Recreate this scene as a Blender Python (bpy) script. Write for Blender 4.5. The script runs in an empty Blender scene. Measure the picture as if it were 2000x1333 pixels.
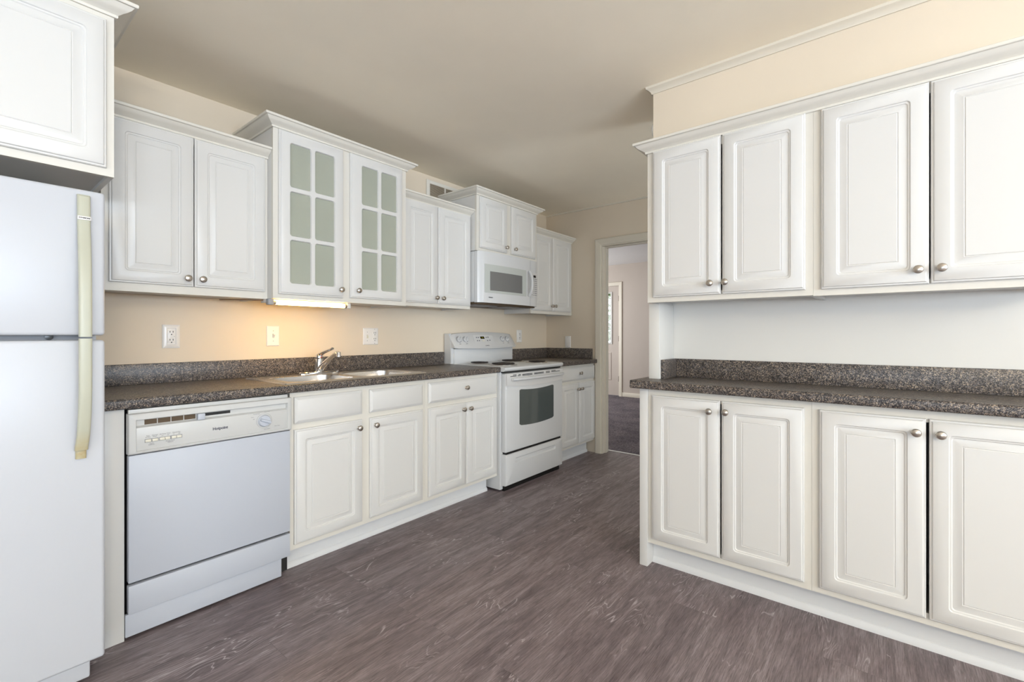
import bpy, bmesh, math, random
from mathutils import Vector, Matrix
random.seed(7)
C = bpy.context.scene.collection
S = bpy.context.scene
R = math.radians

# ------------------------------------------------------------------ camera
cam_d = bpy.data.cameras.new('camera')
cam = bpy.data.objects.new('camera', cam_d); C.objects.link(cam)
cam.location = (0, 0, 1.16)
cam.rotation_euler = (R(90), 0, R(39.13 - 90))
cam_d.sensor_width = 36.0
cam_d.lens = 898.7 / 2000 * 36
cam_d.shift_y = -12.9 / 2000
cam_d.clip_start = 0.02
S.camera = cam

# ------------------------------------------------------------------ world, daylight, exposure
w = bpy.data.worlds.new('world'); S.world = w; w.use_nodes = True
bg = w.node_tree.nodes['Background']
bg.inputs[0].default_value = (0.80, 0.90, 1.0, 1); bg.inputs[1].default_value = 2.2
S.view_settings.view_transform = 'Standard'
S.view_settings.look = 'None'
S.view_settings.gamma = 1
S.view_settings.use_curve_mapping = False
S.view_settings.exposure = 0.22

def area(name, loc, aim, sx, sy, power, col):
    d = bpy.data.lights.new(name, 'AREA'); d.shape = 'RECTANGLE'; d.size = sx; d.size_y = sy
    d.energy = power; d.color = col
    o = bpy.data.objects.new(name, d); C.objects.link(o); o.location = loc
    o.rotation_euler = Vector(aim).to_track_quat('-Z', 'Z').to_euler()
    return o
# daylight entering at the kitchen window and patio door, thrown upward by the bright ground outside
area('daylight_kitchen_window', (-.70, -4.36, 1.40), (0, 1, 2.2), 4.0, 1.4, 470, (0.68, 0.82, 1.0))
area('daylight_patio_door', (-3.56, -0.90, 1.10), (1, 0, 2.2), 2.7, 1.9, 66, (0.60, 0.78, 1.0))
area('hall_fill_light', (3.15, -1.36, 1.40), (.5, 1, .45), 0.85, 1.4, 34, (0.80, 0.90, 1.0))  # unseen fill light added to brighten the stove end of the kitchen
area('living_fill_light', (6.1, 5.52, 1.45), (0, -1, 0), 2.4, 1.4, 62, (0.95, 0.97, 1.0))  # unseen fill light added to brighten the living room

def lamp(name, loc, power, col, rad):
    d = bpy.data.lights.new(name, 'POINT'); d.energy = power; d.color = col; d.shadow_soft_size = rad
    o = bpy.data.objects.new(name, d); C.objects.link(o); o.location = loc; return o
# unseen warm fill light added behind the camera for ceiling and upper cabinets
lamp('warm_fill_light', (-.6, -1.8, 1.9), 48, (1.0, 0.80, 0.54), .15)

# ------------------------------------------------------------------ materials
def mat(name, col, rough=0.5, metal=0.0, spec=0.5, coat=0.0):
    m = bpy.data.materials.new(name); m.use_nodes = True
    b = m.node_tree.nodes['Principled BSDF']
    b.inputs['Base Color'].default_value = (*col, 1); b.inputs['Roughness'].default_value = rough
    b.inputs['Metallic'].default_value = metal; b.inputs['Specular IOR Level'].default_value = spec
    b.inputs['Coat Weight'].default_value = coat
    return m
def nd(m, t, **k):
    n = m.node_tree.nodes.new(t)
    for a, v in k.items(): setattr(n, a, v)
    return n
def lk(m, a, b): m.node_tree.links.new(a, b)
def bsdf(m): return m.node_tree.nodes['Principled BSDF']
def coords(m, scale=(1, 1, 1), out='Object'):
    tc = nd(m, 'ShaderNodeTexCoord'); mp = nd(m, 'ShaderNodeMapping')
    mp.inputs['Scale'].default_value = scale
    lk(m, tc.outputs[out], mp.inputs['Vector']); return mp.outputs['Vector']
def noise(m, vec, scale, detail=3, rough=0.5, dist=0.0):
    n = nd(m, 'ShaderNodeTexNoise'); n.inputs['Scale'].default_value = scale
    n.inputs['Detail'].default_value = detail; n.inputs['Roughness'].default_value = rough
    n.inputs['Distortion'].default_value = dist; lk(m, vec, n.inputs['Vector']); return n
def ramp(m, fac, stops, interp='LINEAR'):
    r = nd(m, 'ShaderNodeValToRGB'); r.color_ramp.interpolation = interp
    e = r.color_ramp.elements
    while len(e) < len(stops): e.new(0.5)
    for i, (p, c) in enumerate(stops):
        e[i].position = p; e[i].color = (*c, 1) if len(c) == 3 else c
    lk(m, fac, r.inputs['Fac']); return r.outputs['Color']
def mixc(m, fac, a, b, mode='MIX'):
    x = nd(m, 'ShaderNodeMix', data_type='RGBA', blend_type=mode)
    for sock, v in ((x.inputs[0], fac), (x.inputs[6], a), (x.inputs[7], b)):
        if isinstance(v, (int, float)): sock.default_value = v
        elif isinstance(v, tuple): sock.default_value = (*v, 1)
        else: lk(m, v, sock)
    return x.outputs[2]
def bump(m, h, strength, dist=0.002):
    b = nd(m, 'ShaderNodeBump'); b.inputs['Strength'].default_value = strength
    b.inputs['Distance'].default_value = dist
    lk(m, h, b.inputs['Height']); lk(m, b.outputs['Normal'], bsdf(m).inputs['Normal'])

def painted(name, col, rough, mottling=0.03, bscale=260, bstr=0.12, spec=0.3):
    m = mat(name, col, rough, spec=spec)
    v = coords(m); n = noise(m, v, 1.3, 4)
    dk = tuple(c * (1 - mottling) for c in col); lt = tuple(min(1, c * (1 + mottling)) for c in col)
    lk(m, ramp(m, n.outputs['Fac'], [(0.3, dk), (0.7, lt)]), bsdf(m).inputs['Base Color'])
    bump(m, noise(m, v, bscale, 3).outputs['Fac'], bstr, 0.001); return m
M = {}
M['wall'] = painted('cream_wall_paint', (.715, .615, .485), 0.6)
M['wall_white'] = painted('off_white_niche', (.70, .68, .635), 0.5)  # off-white, paler than the cream walls
M['ceiling'] = painted('ceiling_paint', (.945, .855, .70), 0.75, 0.045, 60, 0.35)
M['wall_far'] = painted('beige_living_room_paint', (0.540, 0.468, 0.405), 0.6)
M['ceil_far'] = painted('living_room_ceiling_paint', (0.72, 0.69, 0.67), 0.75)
M['cab'] = painted('white_thermofoil_cabinet', (.678, .662, .632), 0.33, 0.01, 30, 0.0, 0.45)
M['frame'] = painted('cream_cabinet_frame', (.70, .665, .595), 0.4, 0.012, 30, 0.0, 0.4)
M['trim'] = painted('cream_trim_paint', (.69, .625, .515), 0.45, 0.012, 40, 0.0, 0.4)
M['crown'] = painted('white_crown_paint', (.72, .68, .60), 0.4, 0.01, 40, 0.0, 0.4)
M['kick'] = painted('white_toe_kick_paint', (0.689, 0.689, 0.689), 0.45, 0.03, 40, 0.0, 0.4)
M['appl'] = painted('white_appliance_enamel', (.505, .528, .580), 0.40, 0.006, 500, 0.03, 0.5)
M['appl_warm'] = painted('white_appliance_plastic', (.585, .58, .56), 0.35, 0.006, 40, 0.0, 0.45)
M['range'] = painted('white_stove_enamel', (0.64, 0.64, 0.635), 0.25, 0.006, 500, 0.02, 0.5)
M['range_warm'] = painted('white_stove_plastic', (0.65, 0.635, 0.615), 0.32, 0.006, 40, 0.0, 0.45)
M['plate'] = mat('white_plate_plastic', (0.80, 0.77, 0.73), 0.25)
M['ivory'] = mat('ivory_plastic', (0.74, 0.70, 0.58), 0.35)
M['dark'] = mat('dark_gap', (0.012, 0.011, 0.010), 0.6)
M['black'] = mat('black_plastic', (0.01, 0.01, 0.01), 0.25)
M['grey'] = mat('grey_gasket', (0.32, 0.32, 0.33), 0.7)
M['print'] = mat('grey_printing', (0.10, 0.10, 0.12), 0.6)
M['brown'] = mat('brown_vent_shadow', (0.10, 0.065, 0.035), 0.7)
M['nickel'] = mat('brushed_nickel', (0.50, 0.46, 0.41), 0.30, 1.0)
M['chrome'] = mat('polished_chrome', (0.80, 0.80, 0.82), 0.08, 1.0)
M['steel'] = mat('brushed_steel', (0.62, 0.60, 0.58), 0.27, 1.0)
M['red'] = mat('red_dot', (0.6, 0.02, 0.01), 0.3)
M['bronze'] = mat('aged_bronze_hinge', (0.08, 0.055, 0.035), 0.4, 0.8)
M['coil'] = mat('burner_coil_iron', (0.035, 0.028, 0.026), 0.45, 0.3)
M['drip'] = mat('chrome_drip_pan', (0.62, 0.58, 0.54), 0.22, 1.0)
M['vent_tan'] = mat('tan_louver', (0.42, 0.35, 0.26), 0.5)
M['under'] = painted('bare_cabinet_underside', (0.58, 0.55, 0.49), 0.55)
M['wood'] = mat('raw_wood_edge', (0.35, 0.13, 0.05), 0.7)
M['cord'] = mat('brown_cord', (0.22, 0.12, 0.06), 0.5)
M['oven_glass'] = mat('smoked_oven_glass', (0.075, 0.088, 0.085), 0.06, 0.0, 0.7)
M['mw_glass'] = mat('grey_microwave_window', (0.17, 0.17, 0.165), 0.15, 0.0, 0.6)
M['mw_border'] = mat('pale_window_border', (0.50, 0.52, 0.485), 0.12)
M['lcd'] = mat('clock_display', (0.02, 0.018, 0.0), 0.2)
M['bark'] = mat('tree_bark', (0.12, 0.08, 0.05), 0.8)
M['grass'] = painted('lawn', (0.12, 0.25, 0.05), 0.9, 0.2)

def glow(name, col, st):
    m = mat(name, col); b = bsdf(m)
    b.inputs['Emission Color'].default_value = (*col, 1); b.inputs['Emission Strength'].default_value = st; return m
M['tube'] = glow('fluorescent_tube', (1.0, 0.60, 0.17), 50)
M['lcd_digits'] = glow('display_digits', (0.20, 0.16, 0.01), 0.12)

# yellowed handle with rust stains at its lower end
m = mat('yellowed_handle_plastic', (0.47, 0.465, 0.365), 0.35)
v = coords(m); sx = nd(m, 'ShaderNodeSeparateXYZ'); lk(m, v, sx.inputs[0])
mr = nd(m, 'ShaderNodeMapRange'); lk(m, sx.outputs['Z'], mr.inputs[0])
mr.inputs[1].default_value = 0.76; mr.inputs[2].default_value = 0.86; mr.inputs[3].default_value = 0.62; mr.inputs[4].default_value = 0.0
nz = noise(m, v, 45, 4)
mu = nd(m, 'ShaderNodeMath', operation='MULTIPLY'); lk(m, mr.outputs[0], mu.inputs[0]); lk(m, nz.outputs['Fac'], mu.inputs[1])
lk(m, ramp(m, mu.outputs[0], [(0.0, (0.47, 0.465, 0.365)), (0.28, (0.45, 0.37, 0.20)), (0.42, (0.33, 0.14, 0.04))]), bsdf(m).inputs['Base Color'])
M['handle'] = m

# fridge enamel: a few rust spots
m = mat('fridge_enamel', (0.55, 0.56, 0.588), 0.3)
v = coords(m); vo = nd(m, 'ShaderNodeTexVoronoi'); vo.inputs['Scale'].default_value = 9; lk(m, v, vo.inputs['Vector'])
sp = ramp(m, vo.outputs['Distance'], [(0.0, (1, 1, 1)), (0.028, (0, 0, 0))])
sep = nd(m, 'ShaderNodeSeparateXYZ'); lk(m, v, sep.inputs[0])
lo = nd(m, 'ShaderNodeMath', operation='LESS_THAN'); lk(m, sep.outputs['Z'], lo.inputs[0]); lo.inputs[1].default_value = 0.8
fm = nd(m, 'ShaderNodeMath', operation='MULTIPLY'); lk(m, sp, fm.inputs[0]); lk(m, lo.outputs[0], fm.inputs[1])
lk(m, mixc(m, fm.outputs[0], (0.55, 0.56, 0.588), (0.55, 0.36, 0.2)), bsdf(m).inputs['Base Color'])
bump(m, noise(m, v, 420, 2).outputs['Fac'], 0.05, 0.0006)
M['fridge'] = m

# speckled laminate
def laminate(name, dark):
    m = mat(name, (0.1, 0.09, 0.08), 0.36, spec=0.42)
    v = coords(m, (1, 1, 1))
    dn = noise(m, v, 170, 3); dv = nd(m, 'ShaderNodeVectorMath', operation='MULTIPLY_ADD')
    lk(m, dn.outputs['Color'], dv.inputs[0]); dv.inputs[1].default_value = (0.012,) * 3; lk(m, v, dv.inputs[2])
    vo = nd(m, 'ShaderNodeTexVoronoi'); vo.inputs['Scale'].default_value = 370; lk(m, dv.outputs[0], vo.inputs['Vector'])
    se = nd(m, 'ShaderNodeSeparateColor'); lk(m, vo.outputs['Color'], se.inputs[0])
    c1 = ramp(m, se.outputs[0], [(0.0, (0.024, 0.022, 0.024)), (0.40, (0.070, 0.062, 0.060)), (0.60, (0.165, 0.140, 0.122)),
                                  (0.76, (0.40, 0.33, 0.25)), (0.88, (0.21, 0.20, 0.20))], 'CONSTANT')
    big = noise(m, v, 38, 3)
    c2 = ramp(m, big.outputs['Fac'], [(0.35, (0.72, 0.68, 0.66)), (0.65, (1.15, 1.1, 1.05))])
    lk(m, mixc(m, 1.0, c1, c2, 'MULTIPLY'), bsdf(m).inputs['Base Color'])
    bump(m, noise(m, v, 900, 2).outputs['Fac'], 0.05, 0.0004)
    return m
M['lam'] = laminate('speckled_granite_laminate', 1)

# grey brown plank floor, boards along X
m = mat('grey_oak_vinyl_plank', (0.2, 0.17, 0.16), 0.42, spec=0.4)
v = coords(m)
br = nd(m, 'ShaderNodeTexBrick'); br.offset = 0.37; br.offset_frequency = 3; br.squash = 1.0
br.inputs['Scale'].default_value = 1.0; br.inputs['Brick Width'].default_value = 1.22; br.inputs['Row Height'].default_value = 0.18
br.inputs['Mortar Size'].default_value = 0.0009; br.inputs['Mortar Smooth'].default_value = 0.1
br.inputs['Color1'].default_value = (0, 0, 0, 1); br.inputs['Color2'].default_value = (1, 1, 1, 1); br.inputs['Mortar'].default_value = (0.5, 0.5, 0.5, 1)
lk(m, v, br.inputs['Vector'])
off = nd(m, 'ShaderNodeVectorMath', operation='MULTIPLY_ADD'); lk(m, br.outputs['Color'], off.inputs[0]); off.inputs[1].default_value = (17.0, 9.0, 5.0); lk(m, v, off.inputs[2])
st = nd(m, 'ShaderNodeMapping'); st.inputs['Scale'].default_value = (1.0, 7.5, 1.0); lk(m, off.outputs[0], st.inputs['Vector'])
g1 = noise(m, st.outputs[0], 2.0, 7, 0.62, 1.4)
st2 = nd(m, 'ShaderNodeMapping'); st2.inputs['Scale'].default_value = (1.0, 22.0, 1.0); lk(m, off.outputs[0], st2.inputs['Vector'])
g2 = noise(m, st2.outputs[0], 14.0, 5, 0.72, 0.4)
base = ramp(m, g1.outputs['Fac'], [(0.30, (0.120, 0.093, 0.094)), (0.5, (0.196, 0.158, 0.158)), (0.70, (0.280, 0.236, 0.236))])
fine = ramp(m, g2.outputs['Fac'], [(0.36, (0.58, 0.55, 0.55)), (0.52, (1.0, 1.0, 1.0)), (0.66, (1.32, 1.32, 1.33))])
c = mixc(m, 1.0, base, fine, 'MULTIPLY')
# pale cerused cathedral rings: thin level lines of a slow noise, broken into patches
stw = nd(m, 'ShaderNodeMapping'); stw.inputs['Scale'].default_value = (1.0, 5.0, 1.0); lk(m, off.outputs[0], stw.inputs['Vector'])
g3 = noise(m, stw.outputs[0], 1.5, 3, 0.5, 0.3)
wv = nd(m, 'ShaderNodeMath', operation='MULTIPLY'); lk(m, g3.outputs['Fac'], wv.inputs[0]); wv.inputs[1].default_value = 22.0
fr = nd(m, 'ShaderNodeMath', operation='FRACT'); lk(m, wv.outputs[0], fr.inputs[0])
ln = ramp(m, fr.outputs[0], [(0.0, (0, 0, 0)), (0.40, (0, 0, 0)), (0.5, (1, 1, 1)), (0.62, (0, 0, 0))])
pm = noise(m, off.outputs[0], 5.5, 4, 0.6, 0.6)
pr = ramp(m, pm.outputs['Fac'], [(0.53, (0, 0, 0)), (0.66, (0.8, 0.8, 0.8))])
lf = mixc(m, 1.0, ln, pr, 'MULTIPLY')
c = mixc(m, lf, c, (0.58, 0.52, 0.52))
dl = ramp(m, fr.outputs[0], [(0.0, (1, 1, 1)), (0.12, (0.72, 0.70, 0.70)), (0.28, (1, 1, 1))])
c = mixc(m, pr, c, mixc(m, 1.0, c, dl, 'MULTIPLY'))
tone = ramp(m, br.outputs['Color'], [(0.0, (0.97, 0.95, 0.97)), (1.0, (1.10, 1.08, 1.10))])
c = mixc(m, 1.0, c, tone, 'MULTIPLY')
seam = nd(m, 'ShaderNodeMath', operation='MULTIPLY'); lk(m, br.outputs['Fac'], seam.inputs[0]); seam.inputs[1].default_value = 0.35
c = mixc(m, seam.outputs[0], c, (0.07, 0.055, 0.055))
lk(m, c, bsdf(m).inputs['Base Color'])
bump(m, g2.outputs['Fac'], 0.16, 0.001)
M['floor'] = m

m = mat('grey_mauve_carpet', (0.2, 0.17, 0.17), 0.95, spec=0.1)
v = coords(m); n1 = noise(m, v, 75, 5, 0.75); n2 = noise(m, v, 3.0, 3)
c = mixc(m, 1.0, ramp(m, n1.outputs['Fac'], [(0.36, (0.055, 0.047, 0.048)), (0.64, (0.30, 0.26, 0.265))]),
         ramp(m, n2.outputs['Fac'], [(0.35, (0.75, 0.75, 0.80)), (0.65, (1.15, 1.12, 1.15))]), 'MULTIPLY')
lk(m, c, bsdf(m).inputs['Base Color']); bump(m, n1.outputs['Fac'], 0.8, 0.01)
M['carpet'] = m

m = mat('frosted_cabinet_glass', (0.76, 0.78, 0.66), 0.22); b = bsdf(m)
b.inputs['Transmission Weight'].default_value = 0.60; b.inputs['IOR'].default_value = 1.3
M['frost'] = m

m = bpy.data.materials.new('clear_window_glass'); m.use_nodes = True; nt = m.node_tree
for n in list(nt.nodes):
    if n.type == 'BSDF_PRINCIPLED': nt.nodes.remove(n)
tr = nd(m, 'ShaderNodeBsdfTransparent'); gl = nd(m, 'ShaderNodeBsdfGlossy'); gl.inputs['Roughness'].default_value = 0.02
mx = nd(m, 'ShaderNodeMixShader'); mx.inputs[0].default_value = 0.06
lk(m, tr.outputs[0], mx.inputs[1]); lk(m, gl.outputs[0], mx.inputs[2])
lk(m, mx.outputs[0], [n for n in nt.nodes if n.type == 'OUTPUT_MATERIAL'][0].inputs['Surface'])
M['glass'] = m

m = mat('sunlit_leaves', (0.3, 0.5, 0.1), 0.6)
v = coords(m); n1 = noise(m, v, 6, 3)
lk(m, ramp(m, n1.outputs['Fac'], [(0.3, (0.08, 0.17, 0.035)), (0.7, (0.30, 0.40, 0.14))]), bsdf(m).inputs['Base Color'])
M['leaf'] = m

# ------------------------------------------------------------------ mesh helpers
class MB:
    """collects shapes in a run's own frame: x along the run, -y to the front, z up"""
    def __init__(s): s.bm = bmesh.new()
    def box(s, x0, x1, y0, y1, z0, z1, bev=0.0, seg=2):
        b = bmesh.new(); bmesh.ops.create_cube(b, size=1)
        for v in b.verts:
            v.co = Vector((x0 + (v.co.x + .5) * (x1 - x0), y0 + (v.co.y + .5) * (y1 - y0), z0 + (v.co.z + .5) * (z1 - z0)))
        if bev > 0: bmesh.ops.bevel(b, geom=b.edges[:], offset=bev, segments=seg, profile=0.5, affect='EDGES')
        s.add(b); return s
    def add(s, b, mtx=None):
        me = bpy.data.meshes.new('t')
        if mtx: b.transform(mtx)
        b.to_mesh(me); b.free(); s.bm.from_mesh(me); bpy.data.meshes.remove(me)
    def loft(s, rings, cap0=True, cap1=True, closed=True):
        bm = bmesh.new()
        vs = [[bm.verts.new(p) for p in r] for r in rings]
        n = len(vs[0])
        for a, b in zip(vs, vs[1:]):
            for i in range(n if closed else n - 1):
                j = (i + 1) % n
                try: bm.faces.new((a[i], a[j], b[j], b[i]))
                except ValueError: pass
        if cap0: bm.faces.new(vs[0][::-1])
        if cap1: bm.faces.new(vs[-1])
        bmesh.ops.remove_doubles(bm, verts=bm.verts, dist=2e-5)
        bmesh.ops.dissolve_degenerate(bm, edges=bm.edges, dist=1e-6)
        bmesh.ops.recalc_face_normals(bm, faces=bm.faces)
        s.add(bm); return s
    def prism(s, pts, axis, a, b):
        f = {'x': lambda p, t: (t, p[0], p[1]), 'y': lambda p, t: (p[0], t, p[1]), 'z': lambda p, t: (p[0], p[1], t)}[axis]
        return s.loft([[f(p, a) for p in pts], [f(p, b) for p in pts]])
    def lathe(s, prof, o, axis='-y', n=20, cap=True):
        o = Vector(o); rings = []
        for r, h in prof:
            ring = []
            for i in range(n):
                a = 2 * math.pi * i / n; u, v2 = r * math.cos(a), r * math.sin(a)
                d = {'-y': (u, -h, v2), 'y': (u, h, v2), 'z': (u, v2, h), 'x': (h, u, v2), '-x': (-h, u, v2)}[axis]
                ring.append(o + Vector(d))
            rings.append(ring)
        return s.loft(rings, cap, cap)
    def tube(s, path, r, n=10, sx=1.0, ref=(0, 0, 1)):
        path = [Vector(p) for p in path]; rings = []
        rr = r if isinstance(r, (list, tuple)) else [r] * len(path)
        up = Vector(ref)
        for i, p in enumerate(path):
            t = (path[min(i + 1, len(path) - 1)] - path[max(i - 1, 0)]).normalized()
            a = t.cross(up)
            if a.length < 1e-3: a = Vector((1, 0, 0))
            a.normalize(); b2 = a.cross(t)
            rings.append([p + a * rr[i] * sx * math.cos(2 * math.pi * k / n) + b2 * rr[i] * math.sin(2 * math.pi * k / n) for k in range(n)])
        return s.loft(rings)
    def sphere(s, c, r, sc=(1, 1, 1), n=12):
        b = bmesh.new(); bmesh.ops.create_uvsphere(b, u_segments=n, v_segments=max(6, n // 2), radius=r)
        s.add(b, Matrix.Translation(c) @ Matrix.Diagonal((*sc, 1))); return s
    def torus(s, c, R0, r, n=32, k=8):
        rings = []
        for i in range(n + 1):
            a = 2 * math.pi * i / n
            rings.append([(c[0] + (R0 + r * math.cos(2 * math.pi * j / k)) * math.cos(a), c[1] + (R0 + r * math.cos(2 * math.pi * j / k)) * math.sin(a), c[2] + r * math.sin(2 * math.pi * j / k)) for j in range(k)])
        return s.loft(rings, False, False)

def link(mb, name, mat_, parent=None, origin=(0, 0, 0), smooth=32):
    bm = mb.bm
    bm.transform(Matrix.Translation(-Vector(origin)))
    me = bpy.data.meshes.new(name); bm.to_mesh(me); bm.free()
    me.materials.append(mat_)
    me.polygons.foreach_set('use_smooth', [True] * len(me.polygons))
    me.set_sharp_from_angle(angle=R(smooth))
    o = bpy.data.objects.new(name, me); C.objects.link(o)
    if parent is not None: o.parent = parent
    return o

class Thing:
    """an Empty at the thing's base; origin given in the run's frame, rot -90 for runs facing -X"""
    def __init__(s, name, label, cat, origin, rot=0, group=None):
        s.o = Vector(origin); s.root = bpy.data.objects.new(name, None); C.objects.link(s.root)
        s.root.empty_display_size = 0.1
        x, y, z = origin
        s.root.location = (x, y, z) if rot == 0 else (y, -x, z)
        s.root.rotation_euler = (0, 0, R(rot))
        s.root['label'] = label; s.root['category'] = cat
        if group: s.root['group'] = group
    def part(s, name, mb, m_, parent=None, label=None):
        o = link(mb, name, M[m_], parent or s.root, s.o)
        if label: o['label'] = label
        return o
def single(name, mb, m_, label, cat, origin=(0, 0, 0), rot=0, group=None):
    o = link(mb, name, M[m_], None, origin); x, y, z = origin
    o.location = (x, y, z) if rot == 0 else (y, -x, z); o.rotation_euler = (0, 0, R(rot))
    o['label'] = label; o['category'] = cat
    if group: o['group'] = group
    return o
def struct(name, mb, m_, parent=None, label=None):
    o = link(mb, name, M[m_], parent)
    if parent is None: o['kind'] = 'structure'
    if label: o['label'] = label
    return o
def text(T, s, x, z, y, size, m_='print', parent=None, align='CENTER', name='printing', bold=0.0, space=1.0):
    cu = bpy.data.curves.new('t', 'FONT'); cu.body = s; cu.size = size; cu.align_x = align; cu.align_y = 'CENTER'
    cu.offset = bold; cu.space_character = space; cu.space_line = 0.9
    o = bpy.data.objects.new('t', cu); C.objects.link(o)
    me = bpy.data.meshes.new_from_object(o.evaluated_get(bpy.context.evaluated_depsgraph_get()))
    bpy.data.objects.remove(o); bpy.data.curves.remove(cu)
    b = bmesh.new(); b.from_mesh(me); bpy.data.meshes.remove(me)
    for v in b.verts: v.co = Vector((x + v.co.x, y, z + v.co.y))
    mb = MB(); mb.add(b); return T.part(name, mb, m_, parent)

def rrect(x0, x1, z0, z1, d, y, r, k=5):
    x0 += d; x1 -= d; z0 += d; z1 -= d; pts = []
    for cx, cz, a0 in ((x1 - r, z1 - r, 0), (x0 + r, z1 - r, 90), (x0 + r, z0 + r, 180), (x1 - r, z0 + r, 270)):
        for i in range(k + 1):
            a = R(a0 + 90 * i / k); pts.append((cx + r * math.cos(a), y, cz + r * math.sin(a)))
    return pts
EDGE = [(0, .019, 0), (0, .0085, 0), (.0025, .0060, 0), (.0065, .0055, 0), (.0085, .0015, 0), (.0110, 0, 0)]
PANEL = EDGE + [(.050, 0, .013), (.0525, .0035, .012), (.0570, .0040, .011), (.0600, .0068, .009), (.0670, .0068, .004), (.0840, .0012, 0), (.0860, .0026, 0), (.0885, .0008, 0)]
SLAB = [(0, .019, 0), (0, .009, 0), (.004, .0065, 0), (.013, .0015, 0), (.016, 0, 0)]
def panel(mb, x0, x1, z0, z1, y, prof, dig=1.0):
    k = 5
    mb.loft([rrect(x0, x1, z0, z1, d, y + t, r, k) for d, t, r in prof]); return mb
KNOB = [(.0085, 0), (.0085, .002), (.0055, .005), (.0058, .011), (.0105, .0155), (.0146, .0190), (.0150, .0220), (.0130, .0255), (.0075, .0280), (.0001, .0288)]
def knob(T, x, z, y, parent): T.part('knob', MB().lathe(KNOB, (x, y, z)), 'nickel', parent)
def door(T, x0, x1, z0, z1, y, kn=None):
    d = T.part('door', panel(MB(), x0, x1, z0, z1, y, PANEL), 'cab')
    if kn: knob(T, kn[0], kn[1], y, d)
    return d
def drawer(T, x0, x1, z0, z1, y, kn=None, name='drawer_front'):
    d = T.part(name, panel(MB(), x0, x1, z0, z1, y, SLAB), 'cab')
    if kn: knob(T, kn[0], kn[1], y, d)
def carcass(T, x0, x1, yf, yb, z0, z1, mids=(), rails=(), top=True, lip=0.012, stile=0.038, side='cab', br=.042, tr_=.045):
    """hollow box with a face frame in front"""
    t = .015
    b = MB(); b.box(x0, x0 + t, yf + .019, yb, z0, z1).box(x1 - t, x1, yf + .019, yb, z0, z1)
    b.box(x0 + t, x1 - t, yb - .006, yb, z0 + lip, z1).box(x0 + t, x1 - t, yf + .019, yb - .006, z0 + lip, z0 + lip + t)
    if top: b.box(x0 + t, x1 - t, yf + .019, yb - .006, z1 - t, z1)
    T.part('cabinet_body', b, side)
    f = MB(); f.box(x0, x0 + stile, yf, yf + .019, z0, z1).box(x1 - stile, x1, yf, yf + .019, z0, z1)
    f.box(x0 + stile, x1 - stile, yf, yf + .019, z0, z0 + br).box(x0 + stile, x1 - stile, yf, yf + .019, z1 - tr_, z1)
    for a, c in mids: f.box(a, c, yf, yf + .019, z0 + br, z1 - tr_)
    for a, c, e, g in rails: f.box(a, c, yf, yf + .019, e, g)
    T.part('face_frame', f, 'frame')
CROWN = [(-.004, 0), (.008, 0), (.010, .005), (.009, .009), (.014, .012), (.020, .0165), (.030, .0215), (.040, .029), (.044, .035), (.047, .038), (.054, .0385), (.056, .041), (.056, .049), (.054, .051), (-.004, .051)]
def sweep(mb, path, prof, z0, side=1, scale=1.0):
    path = [Vector((*p, 0)) for p in path]; rings = []
    def nrm(a, b): d = (b - a).normalized(); return Vector((d.y, -d.x, 0)) * side
    for i, p in enumerate(path):
        n0 = nrm(path[max(i - 1, 0)], path[max(i, 1)]); n1 = nrm(path[min(i, len(path) - 2)], path[min(i + 1, len(path) - 1)])
        m_ = (n0 + n1); m_ = m_ / m_.dot(n0) if m_.length > 1e-6 else n0
        rings.append([p + m_ * o * scale + Vector((0, 0, z0 + h * scale)) for o, h in prof])
    return mb.loft(rings)

# ------------------------------------------------------------------ the room
XB, YA, ZC = 4.02, 2.80, 2.415
struct('floor', MB().box(-3.7, 4.19, -4.5, 2.9, -.08, 0), 'floor')
struct('ceiling', MB().box(-3.7, 4.14, -4.5, 2.9, ZC, ZC + .1), 'ceiling')
struct('wall_back', MB().box(-3.7, 4.14, YA, YA + .12, 0, ZC), 'wall')
DY0, DY1, DZ = 1.30, 2.155, 2.032
b = MB().box(XB, XB + .12, DY1, YA, 0, ZC).box(XB, XB + .12, DY0, DY1, DZ, ZC).box(XB, XB + .12, -4.5, DY0, 0, ZC)
struct('wall_right', b, 'wall')
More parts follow.
